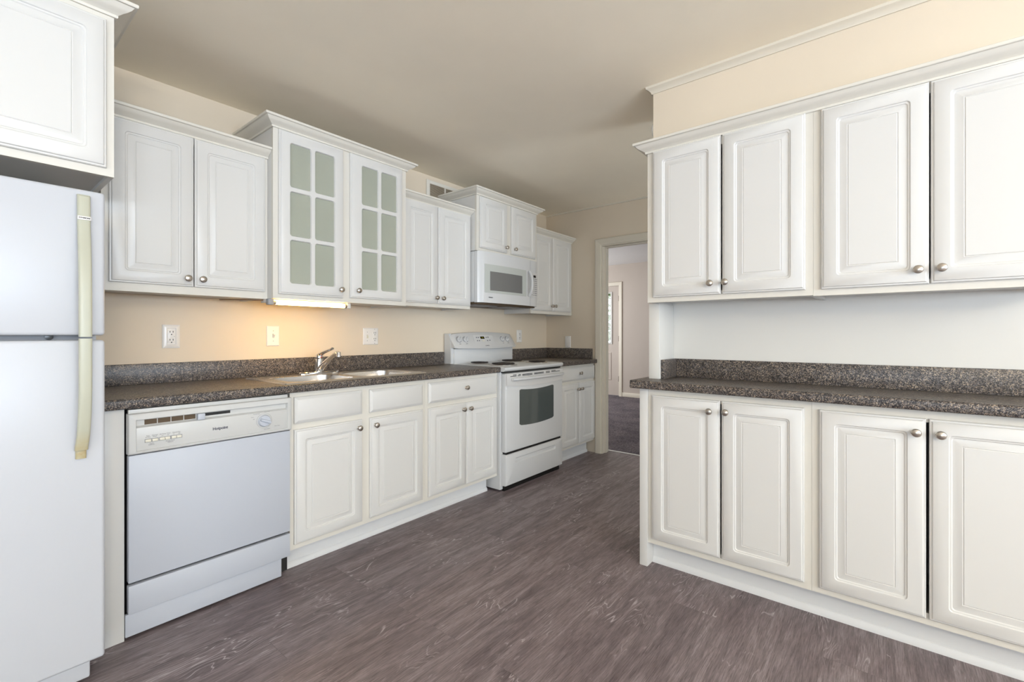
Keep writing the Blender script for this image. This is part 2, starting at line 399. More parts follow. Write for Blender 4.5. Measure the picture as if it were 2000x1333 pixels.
# wall behind the camera with a wide window, left wall with a patio door
b = MB().box(-3.7, 4.14, -4.5, -4.4, 0, .65).box(-3.7, 4.14, -4.5, -4.4, 2.15, ZC).box(-3.7, -2.8, -4.5, -4.4, .65, 2.15).box(1.4, 4.14, -4.5, -4.4, .65, 2.15)
struct('wall_front', b, 'wall')
b = MB().box(-3.7, -3.6, -4.4, -2.3, 0, ZC).box(-3.7, -3.6, .5, 2.8, 0, ZC).box(-3.7, -3.6, -2.3, .5, 2.13, ZC)
struct('wall_left', b, 'wall')
def window(n, axis, at, a0, a1, z0, z1, nx, nz, fw=.05):
    f = MB()
    def bx(u0, u1, w0, w1, d0=-.05, d1=.05):
        if axis == 'y': f.box(u0, u1, at + d0, at + d1, w0, w1)
        else: f.box(at + d0, at + d1, u0, u1, w0, w1)
    bx(a0, a0 + fw, z0, z1); bx(a1 - fw, a1, z0, z1); bx(a0 + fw, a1 - fw, z0, z0 + fw); bx(a0 + fw, a1 - fw, z1 - fw, z1)
    for i in range(1, nx):
        c_ = a0 + (a1 - a0) * i / nx; bx(c_ - .022, c_ + .022, z0 + fw, z1 - fw, -.04, .04)
    for i in range(1, nz):
        c_ = z0 + (z1 - z0) * i / nz; bx(a0 + fw, a1 - fw, c_ - .012, c_ + .012, -.02, .02)
    fr_ = struct('window_%d' % n, f, 'trim')
    g = MB()
    if axis == 'y': g.box(a0 + fw, a1 - fw, at - .003, at + .003, z0 + fw, z1 - fw)
    else: g.box(at - .003, at + .003, a0 + fw, a1 - fw, z0 + fw, z1 - fw)
    struct('glass_pane', g, 'glass', fr_)
window(1, 'y', -4.45, -2.8, 1.4, .65, 2.15, 3, 1)
window(2, 'x', -3.65, -2.3, .5, .0, 2.13, 2, 1, .06)
# hall behind the partition, closed by a wall with an unseen window added for the fill light
struct('wall_hall', MB().box(2.64, 4.02, -1.5, -1.4, 0, .65).box(2.64, 4.02, -1.5, -1.4, 2.15, ZC).box(2.64, 2.80, -1.5, -1.4, .65, 2.15).box(3.85, 4.02, -1.5, -1.4, .65, 2.15), 'wall')
window(4, 'y', -1.45, 2.80, 3.85, .65, 2.15, 1, 2)
# partition that carries the right run: lower wall, bulkhead above the cabinets
struct('wall_partition', MB().box(2.52, 2.64, -4.4, .96, 0, ZC), 'wall_white')
struct('wall_soffit', MB().box(2.27, 2.52, -4.4, .92, 2.07, ZC), 'wall')
TR = [(-.002, 0), (.006, 0), (.010, .010), (.018, .018), (.028, .024), (.030, .034), (-.002, .034)]
b = sweep(MB(), [(2.27, -4.4), (2.27, .92), (2.52, .92)], TR, ZC - .034, -1)
struct('trim_1', b, 'trim')
b = sweep(MB(), [(XB, 2.80), (XB, -4.4)], [(-.002, 0), (.012, 0), (.016, .006), (.016, .014), (-.002, .014)], ZC - .014, 1)
struct('trim_2', b, 'trim')
# door opening to the living room
cs = MB()
def casing(mb, x0, x1, y0, y1, zt, wd, dirx):
    prof = [(0, 0), (wd, 0), (wd, .010), (wd - .008, .016), (.02, .013), (.006, .011), (0, .008)]
    for (ya, s_) in ((y1, 1), (y0, -1)):
        mb.loft([[(x0 - dirx * t, ya + s_ * o, 0) for o, t in prof], [(x0 - dirx * t, ya + s_ * o, zt + o) for o, t in prof]])
    mb.loft([[(x0 - dirx * t, y1 + o, zt + o) for o, t in prof], [(x0 - dirx * t, y0 - o, zt + o) for o, t in prof]])
casing(cs, XB, 0, DY0, DY1 - .006, DZ - .006, .066, 1)
struct('trim_3', cs, 'trim')
jb = MB().box(XB - .002, XB + .125, DY1 - .016, DY1 - .001, 0, DZ).box(XB - .002, XB + .125, DY0 + .001, DY0 + .016, 0, DZ).box(XB - .002, XB + .125, DY0 + .016, DY1 - .016, DZ - .016, DZ - .001)
jb.box(XB + .05, XB + .085, DY1 - .027, DY1 - .016, 0, DZ - .016).box(XB + .05, XB + .085, DY0 + .016, DY1 - .027, DZ - .027, DZ - .016)
struct('trim_4', jb, 'trim')
single('threshold_strip', MB().box(4.165, 4.195, DY0 - .4, DY1 + .3, .0, .006, .002), 'plate',
       'thin pale metal strip on the floor where plank flooring meets carpet', 'threshold')

# ------------------------------------------------------------------ living room beyond
struct('carpet', MB().box(4.19, 8.0, -1.0, 5.6, -.08, .008), 'carpet')
struct('ceiling_living', MB().box(4.14, 8.0, -1.1, 5.7, 2.46, 2.56), 'ceil_far')
struct('wall_living_far', MB().box(7.9, 8.02, -1.1, 3.86, 0, 2.46).box(7.9, 8.02, 4.78, 5.7, 0, 2.46).box(7.9, 8.02, 3.86, 4.78, 2.07, 2.46), 'wall_far')
struct('wall_living_side', MB().box(4.14, 4.8, 5.6, 5.7, 0, 2.46).box(7.4, 7.9, 5.6, 5.7, 0, 2.46).box(4.8, 7.4, 5.6, 5.7, 0, .7).box(4.8, 7.4, 5.6, 5.7, 2.17, 2.46).box(4.14, 4.24, 2.92, 5.6, 0, 2.46), 'wall_far')
struct('wall_living_front', MB().box(4.14, 7.9, -1.1, -1.0, 0, 2.46), 'wall_far')
window(3, 'y', 5.65, 4.8, 7.4, .7, 2.17, 3, 1)  # out-of-view window added for the living room fill light
struct('baseboard_living', MB().box(7.886, 7.9, -1.0, 3.79, .008, .085, .004), 'trim')
fc = MB()
casing(fc, 7.9, 0, 3.86, 4.78, 2.07, .068, 1)
struct('trim_5', fc, 'trim')
dr = MB()
Y0, Y1 = 3.868, 4.772; G = (4.022, 4.618, .995, 1.94); PN = [(4.022, 4.275, .30, .82), (4.365, 4.618, .30, .82)]
xf, xb_ = 7.915, 7.955
dr.box(xf, xb_, Y0, G[0], .02, 2.068).box(xf, xb_, G[1], Y1, .02, 2.068).box(xf, xb_, G[0], G[1], G[3], 2.068).box(xf, xb_, G[0], G[1], .02, G[2])
door1 = struct('door_1', dr, 'wall_far', label='beige exterior door with a divided glass light in the room beyond')
b = MB()
for y0, y1, z0, z1 in PN:
    b.loft([[(xf - t, y0 + d, z0 + d), (xf - t, y1 - d, z0 + d), (xf - t, y1 - d, z1 - d), (xf - t, y0 + d, z1 - d)] for d, t in ((0, 0), (.006, .008), (.02, .008), (.028, .002), (.045, .002), (.06, .008))])
struct('raised_panel', b, 'wall_far', door1)
b = MB()
y0, y1, z0, z1 = G
for a in ((y0 - .02, y0 + .012, z0 - .02, z1 + .02), (y1 - .012, y1 + .02, z0 - .02, z1 + .02), (y0 + .0121, y1 - .0121, z0 - .02, z0 + .012), (y0 + .0121, y1 - .0121, z1 - .012, z1 + .02)):
    b.box(xf - .012, xf, a[0], a[1], a[2], a[3], .003)
for i in (1, 2):
    zc = z0 + (z1 - z0) * i / 3; b.box(xf - .006, xf + .01, y0, y1, zc - .009, zc + .009)
    yc = y0 + (y1 - y0) * i / 3; b.box(xf - .006, xf + .01, yc - .009, yc + .009, z0, z1)
struct('glazing_frame', b, 'wall_white', door1)
struct('glass_pane', MB().box(xf + .015, xf + .02, y0, y1, z0, z1), 'glass', door1)
for zz in (.28, 1.03, 1.78):
    struct('hinge', MB().box(7.896, 7.914, Y0 - .012, Y0 + .004, zz, zz + .10, .003), 'bronze', door1)
# garden seen through the door glass
struct('ground_outside', MB().box(8.02, 16, -4, 11, -.15, -.05), 'grass')
t = Thing('leafy_tree', 'green leafy tree seen through the glass of the far door', 'tree', (11.2, 6.2, -.05))
t.part('trunk', MB().tube([(11.2, 6.2, -.06), (11.22, 6.18, .8), (11.18, 6.22, 1.6), (11.2, 6.2, 2.4)], [.12, .1, .08, .05]), 'bark')
lb = MB()
for i in range(4200):
    a, h = random.uniform(0, 6.283), random.uniform(.15, 4.0)
    rr = math.sqrt(random.random()) * 2.3
    p = Vector((11.2 + rr * math.cos(a), 6.2 + rr * math.sin(a), h)); q = Matrix.Rotation(random.uniform(0, 6.28), 3, 'Z') @ Matrix.Rotation(random.uniform(-1.2, 1.2), 3, 'X')
    L, W = random.uniform(.10, .17), random.uniform(.05, .08)
    vs = [lb.bm.verts.new(p + q @ Vector(c_)) for c_ in ((-L, 0, 0), (0, -W, .015), (L, 0, 0), (0, W, .015))]
    lb.bm.faces.new(vs)
t.part('foliage', lb, 'leaf')

# ------------------------------------------------------------------ base cabinets, left run
YF = 2.231; YD = YF - .0195
T = Thing('base_cabinet', 'white sink base cabinet with two doors and two plain drawer fronts', 'cabinet', (1.045, YF, 0))
carcass(T, 1.045, 1.880, YF, 2.79, .115, .878, [(1.415, 1.500)], [(1.083, 1.415, .690, .732), (1.500, 1.842, .690, .732)], top=False)
door(T, 1.062, 1.433, .141, .697, YD, (1.405, .655)); door(T, 1.481, 1.856, .141, .697, YD, (1.510, .655))
drawer(T, 1.062, 1.433, .726, .855, YD, name='false_drawer_front'); drawer(T, 1.481, 1.856, .726, .853, YD, name='false_drawer_front')
T = Thing('base_cabinet', 'white base cabinet with one wide knobbed drawer over two narrow doors left of the stove', 'cabinet', (1.880, YF, 0))
carcass(T, 1.8805, 2.566, YF, 2.79, .115, .878, [], [(1.918, 2.528, .690, .732)], top=False)
door(T, 1.903, 2.2305, .141, .697, YD, (2.196, .655)); door(T, 2.2335, 2.553, .139, .697, YD, (2.260, .655))
drawer(T, 1.903, 2.549, .727, .856, YD, (2.224, .800))
T = Thing('base_cabinet', 'white base cabinet in the corner between stove and doorway, knobbed drawer over two doors', 'cabinet', (3.365, YF, 0))
carcass(T, 3.365, 4.018, YF, 2.79, .125, .878, [], [(3.403, 3.980, .705, .742)], top=False)
door(T, 3.398, 3.708, .146, .712, YD, (3.680, .655)); door(T, 3.713, 4.010, .146, .712, YD, (3.742, .655))
drawer(T, 3.398, 4.010, .735, .858, YD, (3.722, .800))
def kick(x0, x1, y, label, zt=.115):
    b = MB().box(x0, x1, y, y + .012, 0, zt)
    b.prism([(y, 0), (y, .028), (y - .004, .026), (y - .009, .018), (y - .011, .008), (y - .011, 0)], 'x', x0, x1)
    single('toe_kick', b, 'kick', label, 'toe kick', (x0, y, 0))
kick(1.05, 2.53, 2.305, 'white toe kick board under the sink base cabinets')
kick(3.37, 4.00, 2.305, 'white toe kick board under the corner base cabinet', .122)
single('filler_panel', MB().box(.335, .424, YF, 2.79, 0, .879, .001), 'cab',
       'cream filler panel standing between fridge and dishwasher under the counter', 'panel', (.335, YF, 0))

# ------------------------------------------------------------------ countertops
def slab(mb, x0, x1, y0, y1, z0, z1):
    """worktop strip with a rolled front edge"""
    r = .009
    pr = [(y1, z0), (y1, z1)] + [(y0 + r - r * math.sin(R(a)), z1 - r + r * math.cos(R(a))) for a in range(0, 91, 18)] + [(y0 + r - r * math.cos(R(a)), z0 + r - r * math.sin(R(a))) for a in range(0, 91, 30)]
    return mb.prism(pr, 'x', x0, x1)
YC = 2.195; CT0, CT1 = .8795, .919
T = Thing('countertop', 'long dark speckled countertop with the sink set into it', 'countertop', (.335, YC, CT0))
b = MB(); slab(b, .335, 1.045, YC, 2.799, CT0, CT1); slab(b, 1.855, 2.566, YC, 2.799, CT0, CT1)
slab(b, 1.045, 1.855, YC, 2.232, CT0, CT1); b.box(1.045, 1.855, 2.66, 2.799, CT0, CT1)
T.part('worktop', b, 'lam')
def splash(mb, x0, x1, y0, y1, z0, z1): return mb.box(x0, x1, y0, y1, z0, z1, .003)
T.part('backsplash', splash(MB(), .335, 2.548, 2.779, 2.7985, CT1, 1.018), 'lam')
T = Thing('countertop', 'short dark speckled countertop in the corner right of the stove', 'countertop', (3.352, YC, CT0))
T.part('worktop', slab(MB(), 3.354, 4.019, 2.188, 2.799, CT0, CT1), 'lam')
b = splash(MB(), 3.352, 4.019, 2.779, 2.7985, CT1, 1.020); splash(b, 3.999, 4.019, 2.245, 2.779, CT1, 1.020)
T.part('backsplash', b, 'lam')

# ------------------------------------------------------------------ sink and faucet
T = Thing('kitchen_sink', 'stainless steel double bowl sink set into the dark countertop', 'sink', (1.45, 2.45, CT1))
SX0, SX1, SY0, SY1 = 1.015, 1.885, 2.207, 2.690
bowls = [(1.070, 1.435, 2.250, 2.585), (1.475, 1.835, 2.250, 2.585)]
def rr2(x0, x1, y0, y1, r, z, k=6): return [(p[0], p[2], z) for p in rrect(x0, x1, y0, y1, 0, 0, r, k)]
b = MB()
mid = 1.455
for (bx0, bx1, by0, by1), (cx0, cx1) in zip(bowls, ((SX0 + .012, mid), (mid, SX1 - .012))):
    b.loft([rr2(cx0, cx1, SY0 + .012, SY1 - .012, .0005, CT1 + .0065), rr2(bx0, bx1, by0, by1, .075, CT1 + .0065), rr2(bx0 + .004, bx1 - .004, by0 + .004, by1 - .004, .072, CT1 + .003)], False, False)
b.loft([rr2(SX0 + .012, SX1 - .012, SY0 + .012, SY1 - .012, .0005, CT1 + .0065), rr2(SX0 + .003, SX1 - .003, SY0 + .003, SY1 - .003, .012, CT1 + .0065), rr2(SX0, SX1, SY0, SY1, .014, CT1 + .0005)], False, False)
T.part('rim', b, 'steel')
for i, (bx0, bx1, by0, by1) in enumerate(bowls):
    b = MB()
    b.loft([rr2(bx0 + .004 + d, bx1 - .004 - d, by0 + .004 + d, by1 - .004 - d, max(.02, .072 - d), z) for d, z in ((0, CT1 + .003), (.004, CT1 - .03), (.012, CT1 - .14), (.022, CT1 - .158), (.045, CT1 - .164))], False, True)
    bs = T.part('basin', b, 'steel')
    cx, cy = (bx0 + bx1) / 2, (by0 + by1) / 2
    T.part('drain', MB().lathe([(.043, 0), (.043, .003), (.034, .004), (.030, .001), (.0001, .001)], (cx, cy, CT1 - .164), 'z'), 'chrome', bs)
FX, FY, FZ = 1.415, 2.645, CT1 + .0065
T = Thing('faucet', 'chrome single lever faucet standing behind the double sink', 'faucet', (FX, FY, FZ))
b = MB(); b.loft([[(FX + sx_ * (.125 - d) + 0 if abs(sx_) == 1 else FX + sx_ * (.125 - d), FY + sy_ * (.027 - d * .6), FZ + z) for sx_, sy_ in [(math.copysign(abs(math.cos(R(a))) ** .35, math.cos(R(a))), math.copysign(abs(math.sin(R(a))) ** .7, math.sin(R(a)))) for a in range(0, 360, 12)]] for d, z in ((0, 0), (0, .008), (.006, .013), (.03, .016))])
T.part('base_plate', b, 'chrome')
body = T.part('body', MB().lathe([(.027, .012), (.024, .020), (.0225, .05), (.0225, .085), (.0215, .088), (.0225, .091), (.0220, .108), (.017, .116), (.006, .119), (.0001, .119)], (FX, FY, FZ), 'z', 24), 'chrome')
T.part('temperature_dot', MB().lathe([(.004, 0), (.003, .002), (.0001, .0022)], (FX, FY - .0222, FZ + .098)), 'red', body)
sp = [(FX, FY - .015, FZ + .030), (FX + .002, FY - .06, FZ + .060), (FX + .004, FY - .12, FZ + .096), (FX + .006, FY - .165, FZ + .120), (FX + .006, FY - .195, FZ + .128)]
spo = T.part('spout', MB().tube(sp, [.017, .0155, .0125, .0105, .0105], 14, 1.25), 'chrome')
T.part('aerator', MB().lathe([(.0001, .134), (.011, .134), (.0125, .131), (.0125, .114), (.0135, .112), (.0135, .105), (.012, .102), (.0001, .102)], (FX + .006, FY - .205, FZ), 'z', 20), 'chrome', spo)
T.part('lever', MB().tube([(FX, FY - .004, FZ + .112), (FX + .001, FY - .05, FZ + .128), (FX + .002, FY - .10, FZ + .141), (FX + .003, FY - .145, FZ + .152)], [.011, .009, .008, .007], 12, 1.4), 'chrome')

# ------------------------------------------------------------------ dishwasher
DX0, DX1 = .4285, 1.0385; DF = 2.195
T = Thing('dishwasher', 'white built in dishwasher under the counter beside the fridge', 'dishwasher', (.735, DF, 0))
T.part('tub', MB().box(DX0 + .006, DX1 - .006, 2.232, 2.78, .03, .876), 'dark')
T.part('top_strip', MB().box(DX0 + .004, DX1 - .012, 2.214, 2.232, .857, .8745, .001), 'appl_warm', label='bare greyish strip above the control panel')
T.part('door_panel', MB().box(DX0 + .002, DX1 - .004, DF + .008, 2.232, .222, .702, .004), 'appl')
cp = MB()
# frame of the control panel with a recessed grip along its top
cz0, cz1 = .706, .860; ix0, ix1 = .451, 1.018
cp.loft([rrect(DX0, DX1, cz0, cz1, 0, 2.231, .002), rrect(DX0, DX1, cz0, cz1, 0, DF + .006, .003), rrect(DX0, DX1, cz0, cz1, .002, DF + .0015, .004), rrect(DX0, DX1, cz0, cz1, .006, DF - .001, .004),
         rrect(ix0, ix1, .7165, .836, 0, DF - .001, .001), rrect(ix0, ix1, .7165, .836, .0015, DF + .0015, .001), rrect(ix0, ix1, .7165, .836, .0015, DF + .022, .001)], True, False)
cp.box(ix0 + .0015, ix1 - .0015, DF + .0015, DF + .022, .718, .8055, .001)
cpo = T.part('control_panel', cp, 'appl_warm')
g = MB(); g.prism([(DF + .003, .8055), (DF + .016, .8115), (DF + .016, .8345), (DF + .024, .8345), (DF + .024, .8055)], 'x', ix0 + .002, ix1 - .002)
T.part('grip_recess', g, 'appl_warm', cpo)
for a, c_ in ((.480, .519), (.522, .563), (.566, .606), (.609, .648)):
    T.part('vent_opening', MB().box(a, c_, DF + .0152, DF + .018, .8130, .8318), 'brown', cpo)
T.part('vent_opening', MB().box(.679, .778, DF + .0152, DF + .018, .8190, .8310), 'dark', cpo)
T.part('latch', MB().box(.650, .677, DF - .010, DF + .012, .808, .834, .004), 'appl', cpo)
for x0, x1, dy in ((.479, .498, 0), (.500, .519, -.001), (.524, .542, 0), (.542, .559, .001), (.562, .579, 0), (.580, .597, .001)):
    T.part('button', MB().box(x0, x1 - .0012, DF - .004 + dy, DF + .002, .7475, .7575, .0012), 'ivory', cpo)
T.part('button_surround', MB().box(.4775, .5205, DF + .0007, DF + .0018, .7455, .7595).box(.5225, .5985, DF + .0007, DF + .0018, .7455, .7595), 'grey', cpo)
kx, kz = .913, .767
T.part('dial_ring', MB().lathe([(.0335, 0), (.0335, .0006), (.0326, .0006), (.0326, 0)], (kx, DF + .0015, kz), '-y', 40, False), 'grey', cpo)
kn = MB().lathe([(.0275, 0), (.0265, .004), (.0245, .010), (.023, .012), (.0001, .0125)], (kx, DF + .0015, kz), '-y', 36)
dial = T.part('dial', kn, 'appl', cpo)
b = bmesh.new(); bmesh.ops.create_cube(b, size=1)
for v in b.verts: v.co = Vector((v.co.x * .048, v.co.y * .015, v.co.z * (.014 if v.co.y > 0 else .008)))
bmesh.ops.bevel(b, geom=b.edges[:], offset=.0025, segments=2, affect='EDGES')
hb = MB(); hb.add(b, Matrix.Translation((kx, DF - .016, kz)) @ Matrix.Rotation(R(24), 4, 'Y'))
T.part('dial_grip', hb, 'appl', cpo)
text(T, 'Hotpoint', .735, .7615, DF + .0008, .0155, 'print', cpo, bold=.0007)
for s_, x, z, sz in (('Pots\n& Pans', .488, .768, .0058), ('Normal\nWash', .509, .768, .0058), ('Hi-Temp Wash', .542, .7705, .0056), ('On', .533, .764, .005), ('Off', .551, .764, .005), ('Heated Dry', .579, .7705, .0056), ('On', .570, .764, .005), ('Off', .588, .764, .005), ('Cycle\nSelector', .499, .738, .0058), ('Energy Saver\nOptions', .559, .738, .0058)):
    text(T, s_, x, z, DF + .0008, sz, 'print', cpo)
for s_, x, z in (('Normal Wash', .880, .801), ('Rinse', .862, .789), ('Off', .868, .779), ('Heavy Wash', .925, .806), ('Short Wash', .97, .736), ('Rinse & Hold', .925, .728)):
    text(T, s_, x, z, DF + .0008, .0048, 'print', cpo)
T.part('access_panel', MB().box(DX0 + .002, DX1 - .004, DF + .008, 2.232, .104, .2115, .004), 'appl')
T.part('kick_plate', MB().box(DX0 - .003, DX1 - .035, 2.226, 2.240, .012, .098, .002), 'appl')

# ------------------------------------------------------------------ fridge
FXL, FXR, FF = -.43, .331, 2.0
T = Thing('refrigerator', 'white top freezer refrigerator with long yellowed handles', 'refrigerator', (-.05, FF, 0))
T.part('fridge_body', MB().box(FXL + .006, FXR - .010, FF + .078, 2.72, .10, 1.615, .004), 'fridge')
T.part('gasket', MB().box(FXL + .02, FXR - .022, FF + .066, FF + .078, .11, 1.60), 'grey')
fz = T.part('freezer_door', MB().box(FXL, FXR, FF, FF + .066, 1.157, 1.626, .010, 4), 'fridge')
fd = T.part('fridge_door', MB().box(FXL, FXR, FF, FF + .066, .098, 1.1415, .010, 4), 'fridge')
for fx, fy in ((FXL + .06, FF + .14), (FXR - .08, FF + .14), (FXL + .06, 2.64), (FXR - .08, 2.64)):
    T.part('foot', MB().lathe([(.022, 0), (.022, .012), (.012, .014), (.012, .102)], (fx, fy, 0), 'z'), 'black')
T.part('grille', MB().box(FXL + .03, .302, FF + .052, FF + .075, .022, .092, .006), 'fridge')
T.part('hinge_screw', MB().lathe([(.010, 0), (.010, .003), (.0001, .004)], (.205, FF + .060, 1.152)), 'black', fz)
def hbar(pts, wd, th):
    """flat grip following (y,z) points"""
    b = MB(); rings = []
    for x, y, z in pts:
        pr = [(-wd, 0)] + [(-wd * math.copysign(abs(math.cos(R(a))) ** .5, math.cos(R(a))), -th * (.35 + .65 * math.sin(R(a)) ** .6)) for a in range(4, 177, 12)] + [(wd, 0)]
        rings.append([(x + px_, y + py_, z) for px_, py_ in pr])
    return b.loft(rings)
hx = .277
T.part('handle', hbar([(hx, FF + .001, 1.606), (hx, FF - .004, 1.600), (hx, FF - .007, 1.56), (hx, FF - .008, 1.51), (hx, FF - .018, 1.45), (hx, FF - .028, 1.38), (hx, FF - .033, 1.30), (hx, FF - .035, 1.152)], .0158, .014), 'handle', fz)
bd = T.part('badge', MB().box(hx - .0162, hx + .0162, FF - .0240, FF - .016, 1.524, 1.536, .001), 'plate', fz)
text(T, 'KENMORE', hx, 1.530, FF - .0245, .0058, 'black', fz, name='badge_lettering', bold=.00025)
T.part('handle', hbar([(hx, FF - .035, 1.147), (hx, FF - .035, .99), (hx - .001, FF - .032, .91), (hx - .003, FF - .022, .84), (hx - .006, FF - .012, .80), (hx - .006, FF - .010, .792)], .0158, .014), 'handle', fd)
T.part('handle_end', hbar([(hx - .006, FF + .001, .792), (hx - .006, FF + .001, .764)], .0130, .014), 'handle', fd, label='rust stained lower end of the handle')

# ------------------------------------------------------------------ upper cabinets, left run
T = Thing('wall_cabinet', 'cream white cabinet hanging above the refrigerator with its own crown molding', 'cabinet', (-.02, 2.05, 1.697))
carcass(T, -.40, .362, 2.05, 2.795, 1.697, 2.275, [(-.05, .0)], stile=.03, tr_=.07)
door(T, -.385, -.031, 1.722, 2.222, 2.0305, (-.06, 1.76)); door(T, -.025, .341, 1.722, 2.222, 2.0305, (.004, 1.76))
T.part('crown_molding', sweep(MB(), [(-.40, 2.05), (.362, 2.05), (.362, 2.795)], CROWN, 2.242), 'crown')
T = Thing('wall_cabinet', 'white two door wall cabinet hanging left of the glass door cabinet', 'cabinet', (.73, 2.487, 1.345))
carcass(T, .398, 1.0495, 2.487, 2.797, 1.343, 2.085)
door(T, .421, .7185, 1.379, 2.064, 2.4675, (.692, 1.415)); door(T, .7225, 1.033, 1.379, 2.064, 2.4675, (.750, 1.415))
T.part('crown_molding', sweep(MB(), [(.398, 2.487), (1.0495, 2.487)], CROWN, 2.066), 'crown')

T = Thing('wall_cabinet', 'white wall cabinet with two frosted glass doors above the sink', 'cabinet', (1.47, 2.425, 1.346))
x0, x1, yf = 1.0505, 1.886, 2.425
carcass(T, x0, x1, yf, 2.797, 1.345, 2.235, [(1.420, 1.492)])
for zz in (1.634, 1.884):
    T.part('shelf', MB().box(x0 + .016, x1 - .016, yf + .020, 2.785, zz, zz + .017, .002), 'cab')
def glass_door(T, x0, x1, z0, z1, y, xs, zs, kn):
    b = MB(); bx0, bx1, bz0, bz1 = xs[0][0] - .012, xs[-1][1] + .012, zs[0][0] - .012, zs[-1][1] + .012
    b.loft([rrect(x0, x1, z0, z1, d, y + t, r, 5) for d, t, r in EDGE] + [rrect(bx0, bx1, bz0, bz1, 0, y, 0, 5)], False, False)
    xm = [bx0] + [(a[1] + c_[0]) / 2 for a, c_ in zip(xs, xs[1:])] + [bx1]
    zm = [bz0] + [(a[1] + c_[0]) / 2 for a, c_ in zip(zs, zs[1:])] + [bz1]
    for i, (a, c_) in enumerate(xs):
        for j, (e, g_) in enumerate(zs):
            b.loft([rrect(xm[i], xm[i + 1], zm[j], zm[j + 1], 0, y, 0, 5), rrect(a, c_, e, g_, -.003, y, .013, 5), rrect(a, c_, e, g_, 0, y + .005, .011, 5), rrect(a, c_, e, g_, 0, y + .0185, .011, 5)], False, False)
    b.loft([rrect(x0, x1, z0, z1, 0, y + .019, 0, 5), rrect(x0, x1, z0, z1, .045, y + .019, 0, 5)], False, False)
    d = T.part('door', b, 'cab')
    T.part('glass_pane', MB().box(xs[0][0] - .008, xs[-1][1] + .008, y + .011, y + .015, zs[0][0] - .008, zs[-1][1] + .008), 'frost', d)
    knob(T, kn[0], kn[1], y, d)
zs = [(1.429, 1.652), (1.676, 1.905), (1.931, 2.157)]
glass_door(T, 1.075, 1.435, 1.369, 2.216, 2.4055, [(1.131, 1.242), (1.266, 1.379)], zs, (1.413, 1.414))
glass_door(T, 1.479, 1.848, 1.373, 2.216, 2.4055, [(1.553, 1.664), (1.688, 1.803)], zs, (1.523, 1.417))
T.part('crown_molding', sweep(MB(), [(x0, 2.797), (x0, yf), (x1, yf), (x1, 2.797)], CROWN, 2.219), 'crown')

T = Thing('wall_cabinet', 'white two door wall cabinet hanging between glass door cabinet and microwave', 'cabinet', (2.21, 2.487, 1.355))
carcass(T, 1.887, 2.545, 2.487, 2.797, 1.353, 2.085)
door(T, 1.905, 2.207, 1.378, 2.066, 2.4675, (2.182, 1.419)); door(T, 2.211, 2.537, 1.378, 2.066, 2.4675, (2.243, 1.418))
T.part('crown_molding', sweep(MB(), [(1.887, 2.487), (2.545, 2.487)], CROWN, 2.064), 'crown')

T = Thing('wall_cabinet', 'small white cabinet sitting directly on top of the microwave', 'cabinet', (2.93, 2.42, 1.80))
x0, x1, yf = 2.5465, 3.320, 2.42
carcass(T, x0, x1, yf, 2.797, 1.803, 2.240, [(2.900, 2.958)])
door(T, 2.575, 2.897, 1.825, 2.220, 2.4005, (2.872, 1.866)); door(T, 2.953, 3.290, 1.825, 2.220, 2.4005, (2.985, 1.867))
T.part('crown_molding', sweep(MB(), [(x0, 2.797), (x0, yf), (x1, yf), (x1, 2.797)], CROWN, 2.226), 'crown')

T = Thing('wall_cabinet', 'narrow white two door wall cabinet in the corner right of the microwave', 'cabinet', (3.66, 2.487, 1.36))
carcass(T, 3.3215, 4.018, 2.487, 2.797, 1.352, 2.10)
door(T, 3.335, 3.650, 1.380, 2.080, 2.4675, (3.627, 1.428)); door(T, 3.655, 3.985, 1.380, 2.080, 2.4675, (3.680, 1.430))
T.part('crown_molding', sweep(MB(), [(3.3215, 2.487), (4.018, 2.487)], CROWN, 2.080), 'crown')

# ------------------------------------------------------------------ microwave
T = Thing('microwave_oven', 'white over the range microwave hanging above the stove', 'microwave', (2.93, 2.42, 1.405))
mx0, mx1 = 2.552, 3.317; mz0, mz1 = 1.406, 1.800
T.part('case_seam', MB().box(mx0 + .004, mx1 - .004, 2.440, 2.4515, mz0 + .006, mz1 - .002), 'black')
T.part('case', MB().box(mx0, mx1, 2.4505, 2.795, mz0 + .004, mz1, .003), 'range')
def bow(x): u = (x - mx0) / (mx1 - mx0) * 2 - 1; return 2.398 - .026 * (1 - u * u) + .020 * max(0, (abs(u) - .88) / .12) ** 2
def bowed(mb, xa, xb, za, zb, dy, thick, n=14):
    rings = []
    for i in range(n + 1):
        x = xa + (xb - xa) * i / n; y = bow(x) + dy
        rings.append([(x, y, za), (x, y, zb), (x, y + thick, zb), (x, y + thick, za)])
    return mb.loft(rings)
T.part('front_fascia', bowed(MB(), mx0, mx1, mz0, mz1, 0, .03, 28), 'range')
wd = T.part('door_window', bowed(MB(), 2.606, 3.112, 1.483, 1.704, -.003, .008), 'mw_border')
T.part('window_screen', bowed(MB(), 2.660, 3.050, 1.502, 1.650, -.0045, .006), 'mw_glass', wd)
T.part('door_seam', bowed(MB(), 3.176, 3.1785, mz0 + .002, mz1 - .002, -.0006, .004, 1), 'grey')
hp = []
for i in range(11):
    u = i / 10; z = 1.490 + .212 * u; hp.append((3.150, bow(3.15) - .006 - .034 * math.sin(math.pi * u) ** .6, z))
T.part('handle', MB().tube(hp, [.012] + [.0105] * 9 + [.012], 10, 1.2, (1, 0, 0)), 'range')
kp = T.part('control_panel', bowed(MB(), 3.192, 3.305, 1.486, 1.694, -.002, .006, 4), 'range_warm')
T.part('clock_display', bowed(MB(), 3.228, 3.268, 1.656, 1.676, -.0035, .004, 2), 'black', kp)
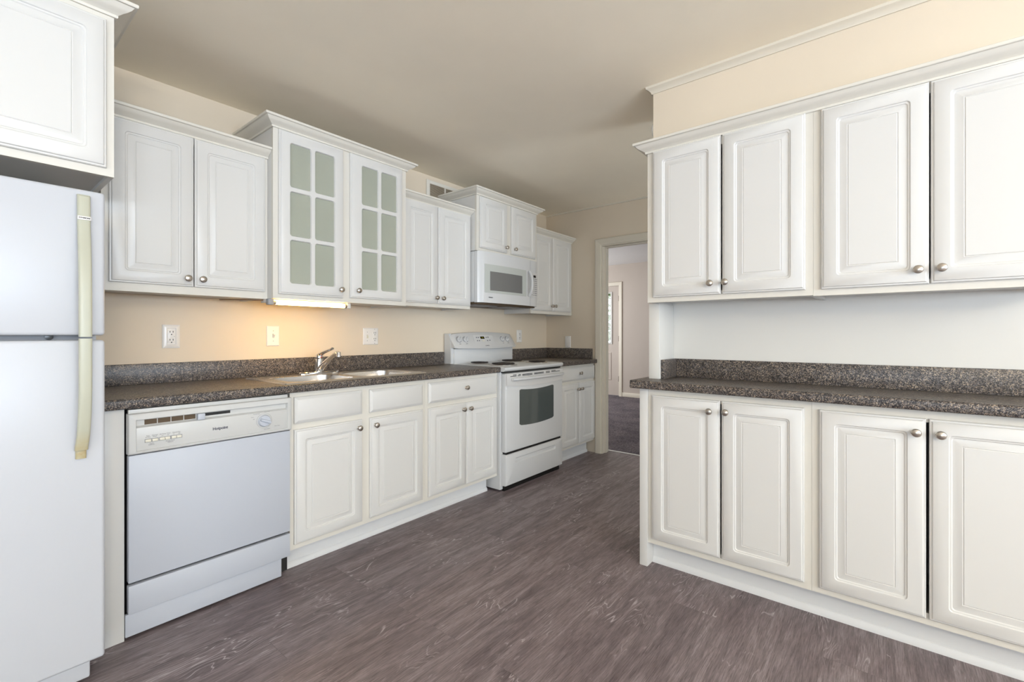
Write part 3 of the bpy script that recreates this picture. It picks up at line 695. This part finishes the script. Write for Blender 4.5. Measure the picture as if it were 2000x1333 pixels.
for r_ in range(9):
    for c_ in range(4):
        if r_ in (3, 7) and c_ == 0: continue
        x = 3.203 + c_ * .026; z = 1.640 - r_ * .0175
        T.part('button', bowed(MB(), x, x + (.011 if c_ else .008), z, z + .006, -.0035, .003, 1), 'print', kp)
text(T, 'KENMORE', 2.675, 1.447, bow(2.675) - .0016, .012, 'print', bold=.0004, name='badge_lettering')
vt = T.part('underside', MB().box(mx0 + .01, mx1 - .01, 2.43, 2.79, mz0 - .012, mz0 + .004, .002), 'brown')
T.part('filter', MB().box(2.60, 2.88, 2.50, 2.70, mz0 - .015, mz0 - .012), 'grey', vt); T.part('filter', MB().box(2.99, 3.27, 2.50, 2.70, mz0 - .015, mz0 - .012), 'grey', vt)

# ------------------------------------------------------------------ stove
T = Thing('electric_stove', 'white freestanding electric stove with coil burners beside the doorway', 'stove', (2.957, 2.16, 0))
sx0, sx1, SF = 2.570, 3.345, 2.160
T.part('side_body', MB().box(sx0, sx1, SF + .045, 2.775, .012, .884, .003), 'range')
b = MB()
pr = [(SF + .012, .886), (SF + .002, .892), (SF - .004, .903), (SF - .002, .914), (SF + .012, .921), (2.70, .921), (2.70, .886)]
b.prism(pr, 'x', sx0 - .001, sx1 + .003)
ct = T.part('cooktop', b, 'range')
T.part('seam', MB().box(sx0 + .012, sx1 - .004, SF + .02, SF + .05, .874, .887), 'dark')
def burner(cx, cy, rad):
    z = .9215
    p = T.part('drip_pan', MB().lathe([(rad + .020, 0), (rad + .021, .004), (rad + .012, .006), (rad + .004, .002), (rad * .5, .001), (.0001, .001)], (cx, cy, z), 'z', 36), 'drip', ct)
    pts = []; turns = 4 if rad < .085 else 5
    for i in range(turns * 26):
        a = i / 26 * 2 * math.pi; r_ = .018 + (rad - .018) * i / (turns * 26 - 1); pts.append((cx + r_ * math.cos(a), cy + r_ * math.sin(a), z + .011))
    T.part('burner_coil', MB().tube(pts, .0052, 6), 'coil', p)
burner(2.742, 2.575, .072); burner(2.755, 2.335, .092); burner(3.150, 2.565, .092); burner(3.165, 2.305, .072)
# backguard
T.part('backguard_panel', MB().box(sx0 + .018, sx1 - .012, 2.705, 2.745, .915, 1.042, .003), 'range')
T.part('backguard_side', MB().prism([(2.715, .9215), (2.792, .9215), (2.792, 1.166), (2.745, 1.166), (2.722, 1.12), (2.715, 1.03)], 'x', sx0 - .012, sx0 + .018), 'range')
T.part('backguard_side', MB().prism([(2.715, .9215), (2.792, .9215), (2.792, 1.160), (2.745, 1.160), (2.722, 1.12), (2.715, 1.03)], 'x', sx1 - .018, sx1 - .003), 'range')
hs = MB(); rings = []
hx0, hx1 = sx0 - .008, sx1 + .001
def arc(x): u = (x - hx0) / (hx1 - hx0) * 2 - 1; return 1 - u * u
def hy(x, z): return 2.664 + (z - 1.045) / .13 * .062 - .010 * arc(x)
for i in range(25):
    x = hx0 + (hx1 - hx0) * i / 24; a = arc(x); e = .012 * max(0, (abs((x - hx0) / (hx1 - hx0) * 2 - 1) - .94) / .06) ** 2
    zt = 1.160 + .020 * a - e; zb = 1.046 - .006 * a + e * .5; y0_ = 2.664 - .010 * a + e
    rings.append([(x, y0_ + .003, zb), (x, y0_, zb + .008), (x, y0_ + .060, zt - .006), (x, y0_ + .068, zt), (x, 2.790, zt), (x, 2.790, zb)])
hs.loft(rings)
hd = T.part('control_housing', hs, 'range_warm')
tilt = Matrix.Rotation(R(-26), 4, 'X')
def face(x, z): return Vector((x, hy(x, z) - .0015, z))
for x in (2.628, 2.700, 3.165, 3.236):
    p = face(x, 1.118)
    kb = MB(); kb.lathe([(.0275, 0), (.0275, .001), (.0240, .001)], (0, 0, 0), '-y', 28)
    mt = Matrix.Translation(p) @ tilt
    kb.bm.transform(mt); T.part('knob_ring', kb, 'grey', hd)
    kb = MB(); kb.lathe([(.0235, 0), (.0225, .008), (.0195, .015), (.0001, .017)], (0, 0, 0), '-y', 24); kb.box(-.005, .005, -.026, -.010, -.019, .019, .003)
    kb.bm.transform(mt @ Matrix.Rotation(R(random.choice((40, 60))), 4, 'Y')); T.part('knob', kb, 'range', hd)
def tilted(x0, x1, z0, z1, th, m_, name):
    rings = []
    for i in range(5):
        x = x0 + (x1 - x0) * i / 4
        rings.append([(x, hy(x, z0) - th, z0), (x, hy(x, z1) - th, z1), (x, hy(x, z1) + .004, z1), (x, hy(x, z0) + .004, z0)])
    return T.part(name, MB().loft(rings), m_, hd)
tilted(2.796, 3.042, 1.080, 1.152, .0018, 'range_warm', 'clock_panel')
tilted(2.882, 2.930, 1.122, 1.142, .0035, 'lcd', 'clock_display')
tilted(2.896, 2.917, 1.129, 1.135, .0042, 'lcd_digits', 'clock_digits')
for x, z in ((2.830, 1.130), (2.853, 1.130), (2.830, 1.103), (2.853, 1.103), (2.950, 1.130), (2.975, 1.132), (2.955, 1.103), (2.985, 1.105)):
    tilted(x, x + (.010 if x < 2.9 else .012), z, z + .008, .003, 'print', 'button')
tilted(2.893, 2.925, 1.100, 1.112, .003, 'ivory', 'button')
def tilt_text(s_, x, z, sz):
    o = text(T, s_, x, z, hy(x, z) - .003, sz, 'print', hd, bold=.0003)
    for v in o.data.vertices: v.co.y += (v.co.z + T.o.z - z) / .13 * .062
tilt_text('KENMORE', 2.937, 1.064, .0105)
for x in (2.628, 2.700, 3.165, 3.236):
    T.part('printing', MB().box(x - .010, x + .010, hy(x, 1.083) - .0025, hy(x, 1.083) - .0015, 1.0815, 1.0845), 'print', hd)
# oven door
dz0, dz1 = .288, .871
df = MB().box(sx0 + .014, sx1 - .002, SF, SF + .045, dz0, dz1, .010, 4)
od = T.part('oven_door', df, 'range')
def arcstrip(mb, xa, xb, ztop, sagt, zbot, sagb, y, th, n=16, rc=0):
    rings = []
    for i in range(n + 1):
        u = i / n * 2 - 1; x = xa + (xb - xa) * i / n; a = 1 - u * u
        e = rc * max(0, (abs(u) - .93) / .07) ** 2
        rings.append([(x, y, zbot - sagb * a + e), (x, y, ztop - sagt * a - e), (x, y + th, ztop - sagt * a - e), (x, y + th, zbot - sagb * a + e)])
    return mb.loft(rings)
T.part('door_trim', arcstrip(MB(), sx0 + .016, sx1 - .004, .869, 0, .780, .018, SF - .006, .010), 'range_warm', od)
T.part('oven_window', arcstrip(MB(), 2.745, 3.205, .744, .013, .470, .013, SF - .0015, .006, 24, .008), 'oven_glass', od)
vs_ = MB()
for x0, x1, z in ((2.628, 2.700, .848), (2.660, 2.700, .857), (2.716, 2.752, .848), (2.726, 2.752, .857), (2.772, 2.900, .855), (2.772, 2.900, .847), (2.925, 3.055, .856), (2.925, 3.055, .848), (3.085, 3.140, .857), (3.085, 3.140, .849), (3.165, 3.225, .859), (3.165, 3.290, .851)):
    vs_.box(x0, x1, SF - .0072, SF, z - .0024, z + .0024)
T.part('vent_slots', vs_, 'dark', od)
hb = MB(); rings = []
for i in range(21):
    u = i / 20 * 2 - 1; x = 2.640 + (3.325 - 2.640) * i / 20; y = SF - .040 + .018 * u ** 4; z = .826
    t_ = .012 if abs(u) < .97 else .010
    rings.append([(x, y + .002, z - t_), (x, y - .008, z - t_ * .5), (x, y - .008, z + t_ * .6), (x, y + .002, z + t_), (x, y + .012, z + t_ * .4), (x, y + .012, z - t_ * .6)])
hb.loft(rings); hb.box(2.646, 2.674, SF - .030, SF, .817, .835, .003).box(3.290, 3.318, SF - .030, SF, .817, .835, .003)
T.part('door_handle', hb, 'range', od)
T.part('seam', MB().box(sx0 + .03, sx1 - .02, SF + .01, SF + .045, .272, .288), 'black')
# storage drawer with a pressed grip
gx0, gx1, gz0, gz1 = 2.690, 3.240, .195, .232
b = MB()
b.loft([rrect(sx0 + .014, sx1 - .002, .042, .272, d, SF + t, r) for d, t, r in ((0, .045, .001), (0, .010, .004), (.003, .003, .004), (.009, 0, .004))] + [rrect(gx0, gx1, gz0, gz1, d, SF + t, r) for d, t, r in ((0, 0, .017), (.005, .008, .012), (.010, .013, .008))])
T.part('storage_drawer', b, 'range')
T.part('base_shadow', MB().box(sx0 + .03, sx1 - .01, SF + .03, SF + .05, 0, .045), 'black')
T.part('foot', MB().lathe([(.015, 0), (.015, .014)], (sx0 + .05, SF + .09, 0), 'z'), 'black'); T.part('foot', MB().lathe([(.015, 0), (.015, .014)], (sx1 - .05, SF + .09, 0), 'z'), 'black')

# ------------------------------------------------------------------ under cabinet lamp
T = Thing('under_cabinet_lamp', 'lit tube lamp mounted under the glass door cabinet above the sink', 'lamp', (1.27, 2.48, 1.345))
T.part('housing', MB().box(1.034, 1.500, 2.468, 2.530, 1.324, 1.3435, .003), 'appl_warm')
T.part('end_cap', MB().box(1.034, 1.062, 2.440, 2.468, 1.312, 1.3435, .003), 'grey'); T.part('end_cap', MB().box(1.478, 1.500, 2.440, 2.468, 1.312, 1.3435, .003), 'appl_warm')
tb = T.part('tube', MB().lathe([(.0001, 0), (.010, 0), (.0105, .002), (.0105, .388), (.010, .390), (.0001, .390)], (1.075, 2.453, 1.325), 'x', 16), 'tube')
T.part('tube_pin_cap', MB().lathe([(.011, 0), (.011, .013)], (1.062, 2.453, 1.325), 'x', 16), 'nickel', tb); T.part('tube_pin_cap', MB().lathe([(.011, 0), (.011, .013)], (1.465, 2.453, 1.325), 'x', 16), 'nickel', tb)
T.part('switch', MB().box(1.255, 1.285, 2.475, 2.490, 1.318, 1.324, .001), 'ivory')
single('lamp_cord', MB().tube([(1.034, 2.50, 1.337), (1.0, 2.51, 1.335), (.96, 2.55, 1.338), (.92, 2.62, 1.340), (.90, 2.70, 1.341)], .0025, 6), 'cord',
       'thin brown cord running under the wall cabinet to the tube lamp', 'cord', (1.034, 2.50, 1.337))

# ------------------------------------------------------------------ plates on the walls
def plate_mb(x0, x1, z0, z1, y, deep=.006):
    return panel(MB(), x0, x1, z0, z1, y - deep, [(0, deep, .002), (0, deep * .5, .003), (.004, 0, .003)])
def slots(T, x, z, y, parent):
    for dx in (-.0065, .0065): T.part('slot', MB().box(x + dx - .0013, x + dx + .0013, y - .001, y + .001, z + .001, z + .0095), 'black', parent)
    T.part('ground_hole', MB().lathe([(.0028, 0), (.0026, .001)], (x, y, z - .008), '-y', 10), 'black', parent)
def screw(T, x, z, y, parent): T.part('screw', MB().lathe([(.0028, 0), (.0026, .0008), (.0001, .001)], (x, y, z), '-y', 10), 'grey', parent)
W = 2.7995
T = Thing('power_outlet', 'white double power outlet with reset buttons on the wall near the fridge', 'outlet', (.716, W, 1.15))
p = T.part('cover_plate', panel(MB(), .678, .752, 1.091, 1.209, W - .010, [(0, .010, .002), (0, .006, .003), (.005, .003, .003), (.012, 0, .006), (.017, 0, .004), (.020, .004, .002)]), 'plate')
f_ = T.part('outlet_face', MB().box(.6995, .7305, W - .009, W - .003, 1.117, 1.183, .001), 'plate')
slots(T, .715, 1.168, W - .009, f_); slots(T, .715, 1.128, W - .009, f_)
T.part('reset_button', MB().box(.708, .722, W - .0105, W - .009, 1.151, 1.156, .0004), 'plate', f_); T.part('reset_button', MB().box(.708, .722, W - .0105, W - .009, 1.143, 1.148, .0004), 'plate', f_)
T.part('indicator', MB().lathe([(.0014, 0), (.0012, .0006)], (.727, W - .009, 1.150), '-y', 8), 'print', f_)
screw(T, .715, 1.200, W - .007, p)
T = Thing('light_switch', 'single white toggle light switch on the wall below the lit lamp', 'switch', (1.212, W, 1.15))
p = T.part('cover_plate', plate_mb(1.176, 1.248, 1.092, 1.210, W), 'plate')
T.part('toggle', MB().prism([(W - .005, 1.139), (W - .005, 1.163), (W - .008, 1.163), (W - .019, 1.166), (W - .020, 1.158), (W - .009, 1.142)], 'x', 1.207, 1.217), 'plate')
screw(T, 1.212, 1.181, W - .006, p); screw(T, 1.212, 1.121, W - .006, p)
T = Thing('switch_outlet_plate', 'wide white plate with a toggle switch and two sockets right of the faucet', 'outlet', (1.872, W, 1.146))
p = T.part('cover_plate', plate_mb(1.812, 1.932, 1.088, 1.205, W), 'plate')
T.part('toggle', MB().prism([(W - .005, 1.135), (W - .005, 1.158), (W - .008, 1.158), (W - .018, 1.139), (W - .017, 1.133), (W - .009, 1.133)], 'x', 1.838, 1.848), 'ivory')
f_ = T.part('outlet_face', MB().box(1.886, 1.918, W - .008, W - .004, 1.113, 1.181, .001), 'plate')
slots(T, 1.902, 1.166, W - .008, f_); slots(T, 1.902, 1.125, W - .008, f_)
for x, z in ((1.843, 1.176), (1.843, 1.116), (1.902, 1.196), (1.902, 1.097)): screw(T, x, z, W - .006, p)
T = Thing('power_outlet', 'small white wall outlet just right of the stove control panel', 'outlet', (3.55, W, 1.14))
p = T.part('cover_plate', plate_mb(3.512, 3.590, 1.082, 1.204, W), 'plate')
f_ = T.part('outlet_face', MB().box(3.533, 3.569, W - .008, W - .004, 1.110, 1.178, .001), 'plate')
slots(T, 3.551, 1.160, W - .008, f_); slots(T, 3.551, 1.122, W - .008, f_)
T = Thing('blank_plate', 'blank white wall plate resting on the corner backsplash beside the doorway', 'wall plate', (-2.53, 4.0195, 1.085), -90)
p = T.part('cover_plate', plate_mb(-2.563, -2.497, 1.024, 1.143, 4.0195), 'plate')
screw(T, -2.53, 1.128, 4.0135, p); screw(T, -2.53, 1.04, 4.0135, p)

T = Thing('air_vent', 'louvered white air vent high on the wall behind the crown moldings', 'vent', (2.585, W, 2.27))
fr_ = MB(); vx0, vx1, vz0, vz1 = 2.372, 2.800, 2.160, 2.378
for a in ((vx0, vx0 + .034, vz0, vz1), (vx1 - .034, vx1, vz0, vz1), (vx0 + .034, vx1 - .034, vz0, vz0 + .026), (vx0 + .034, vx1 - .034, vz1 - .026, vz1), (2.560, 2.574, vz0 + .026, vz1 - .026)):
    fr_.box(a[0], a[1], W - .010, W, a[2], a[3], .002)
T.part('frame', fr_, 'crown'); T.part('duct_shadow', MB().box(vx0 + .03, vx1 - .03, W - .002, W, vz0 + .02, vz1 - .02), 'brown')
for i in range(18):
    z = vz0 + .029 + i * .0092
    T.part('louver', MB().prism([(W - .0090, z), (W - .0090, z + .0050), (W - .003, z + .0080), (W - .003, z + .003)], 'x', vx0 + .032, vx1 - .032), 'vent_tan')

# ------------------------------------------------------------------ right run (faces -X; frame: x = -Y, y = X)
XF = 2.22; XD = XF - .0195
T = Thing('base_cabinet', 'white two door base cabinet at the free end of the right counter', 'cabinet', (-.58, XF, 0), -90)
carcass(T, -.9245, -.2355, XF, 2.515, .118, .889, top=False)
door(T, -.903, -.5845, .147, .859, XD, (-.626, .809)); door(T, -.577, -.260, .147, .859, XD, (-.556, .812))
T = Thing('base_cabinet', 'white two door base cabinet nearest the camera under the right counter', 'cabinet', (.115, XF, 0), -90)
carcass(T, -.2350, .470, XF, 2.515, .118, .889, top=False)
door(T, -.2085, .110, .144, .858, XD, (.0825, .808)); door(T, .1185, .445, .144, .858, XD, (.148, .808))
single('end_panel', MB().box(-.966, -.9255, XF - .012, 2.515, 0, .889, .0015), 'cab', 'white end panel standing on the floor at the free end of the right counter', 'panel', (-.945, XF, 0), -90)
b = MB().box(-.9245, .470, 2.283, 2.298, 0, .117)
b.prism([(2.283, 0), (2.283, .030), (2.279, .028), (2.274, .018), (2.272, .008), (2.272, 0)], 'x', -.9245, .470)
single('toe_kick', b, 'kick', 'long white toe kick board under the right hand base cabinets', 'toe kick', (-.23, 2.283, 0), -90)
T = Thing('countertop', 'dark speckled countertop of the right hand run with overhanging end', 'countertop', (-.25, 2.17, .89), -90)
T.part('worktop', slab(MB(), -1.002, .50, 2.170, 2.518, .890, .930), 'lam')
b = splash(MB(), -.884, .50, 2.498, 2.518, .930, 1.029); splash(b, -.904, -.884, 2.330, 2.518, .930, 1.029)
T.part('backsplash', b, 'lam')
single('corner_post', MB().box(-.960, -.9055, 2.310, 2.518, .9305, 1.318, .0015), 'wall_white', 'white post standing on the end of the right counter below the wall cabinets', 'post', (-.93, 2.31, .9305), -90)
T = Thing('wall_cabinet', 'white two door wall cabinet at the free end of the right run', 'cabinet', (-.58, XF, 1.319), -90)
carcass(T, -.929, -.2305, XF, 2.518, 1.319, 2.069)
door(T, -.898, -.5815, 1.343, 2.062, XD, (-.622, 1.393)); door(T, -.574, -.2565, 1.343, 2.062, XD, (-.558, 1.394))
T = Thing('wall_cabinet', 'white two door wall cabinet nearest the camera on the right', 'cabinet', (.12, XF, 1.317), -90)
carcass(T, -.2300, .470, XF, 2.518, 1.316, 2.069)
door(T, -.2025, .118, 1.341, 2.060, XD, (.088, 1.392)); door(T, .1225, .445, 1.342, 2.060, XD, (.150, 1.393))
b = sweep(MB(), [(-.929, 2.45), (-.929, XF), (.470, XF)], CROWN, 2.0625)
b.box(-.929, .470, XF, 2.268, 2.0695, 2.112)
single('crown_molding', b, 'crown', 'long white crown molding along the top of the right hand wall cabinets', 'molding', (-.23, XF, 2.0625), -90)
T = Thing('wall_fixture', 'round white fixture on the end of the bulkhead above the right crown molding', 'fixture', (-.921, 2.34, 2.215), -90)
T.part('cover', MB().lathe([(.040, 0), (.040, .008), (.038, .018), (.030, .024), (.0001, .026)], (-.921, 2.335, 2.222), '-x', 28), 'plate')
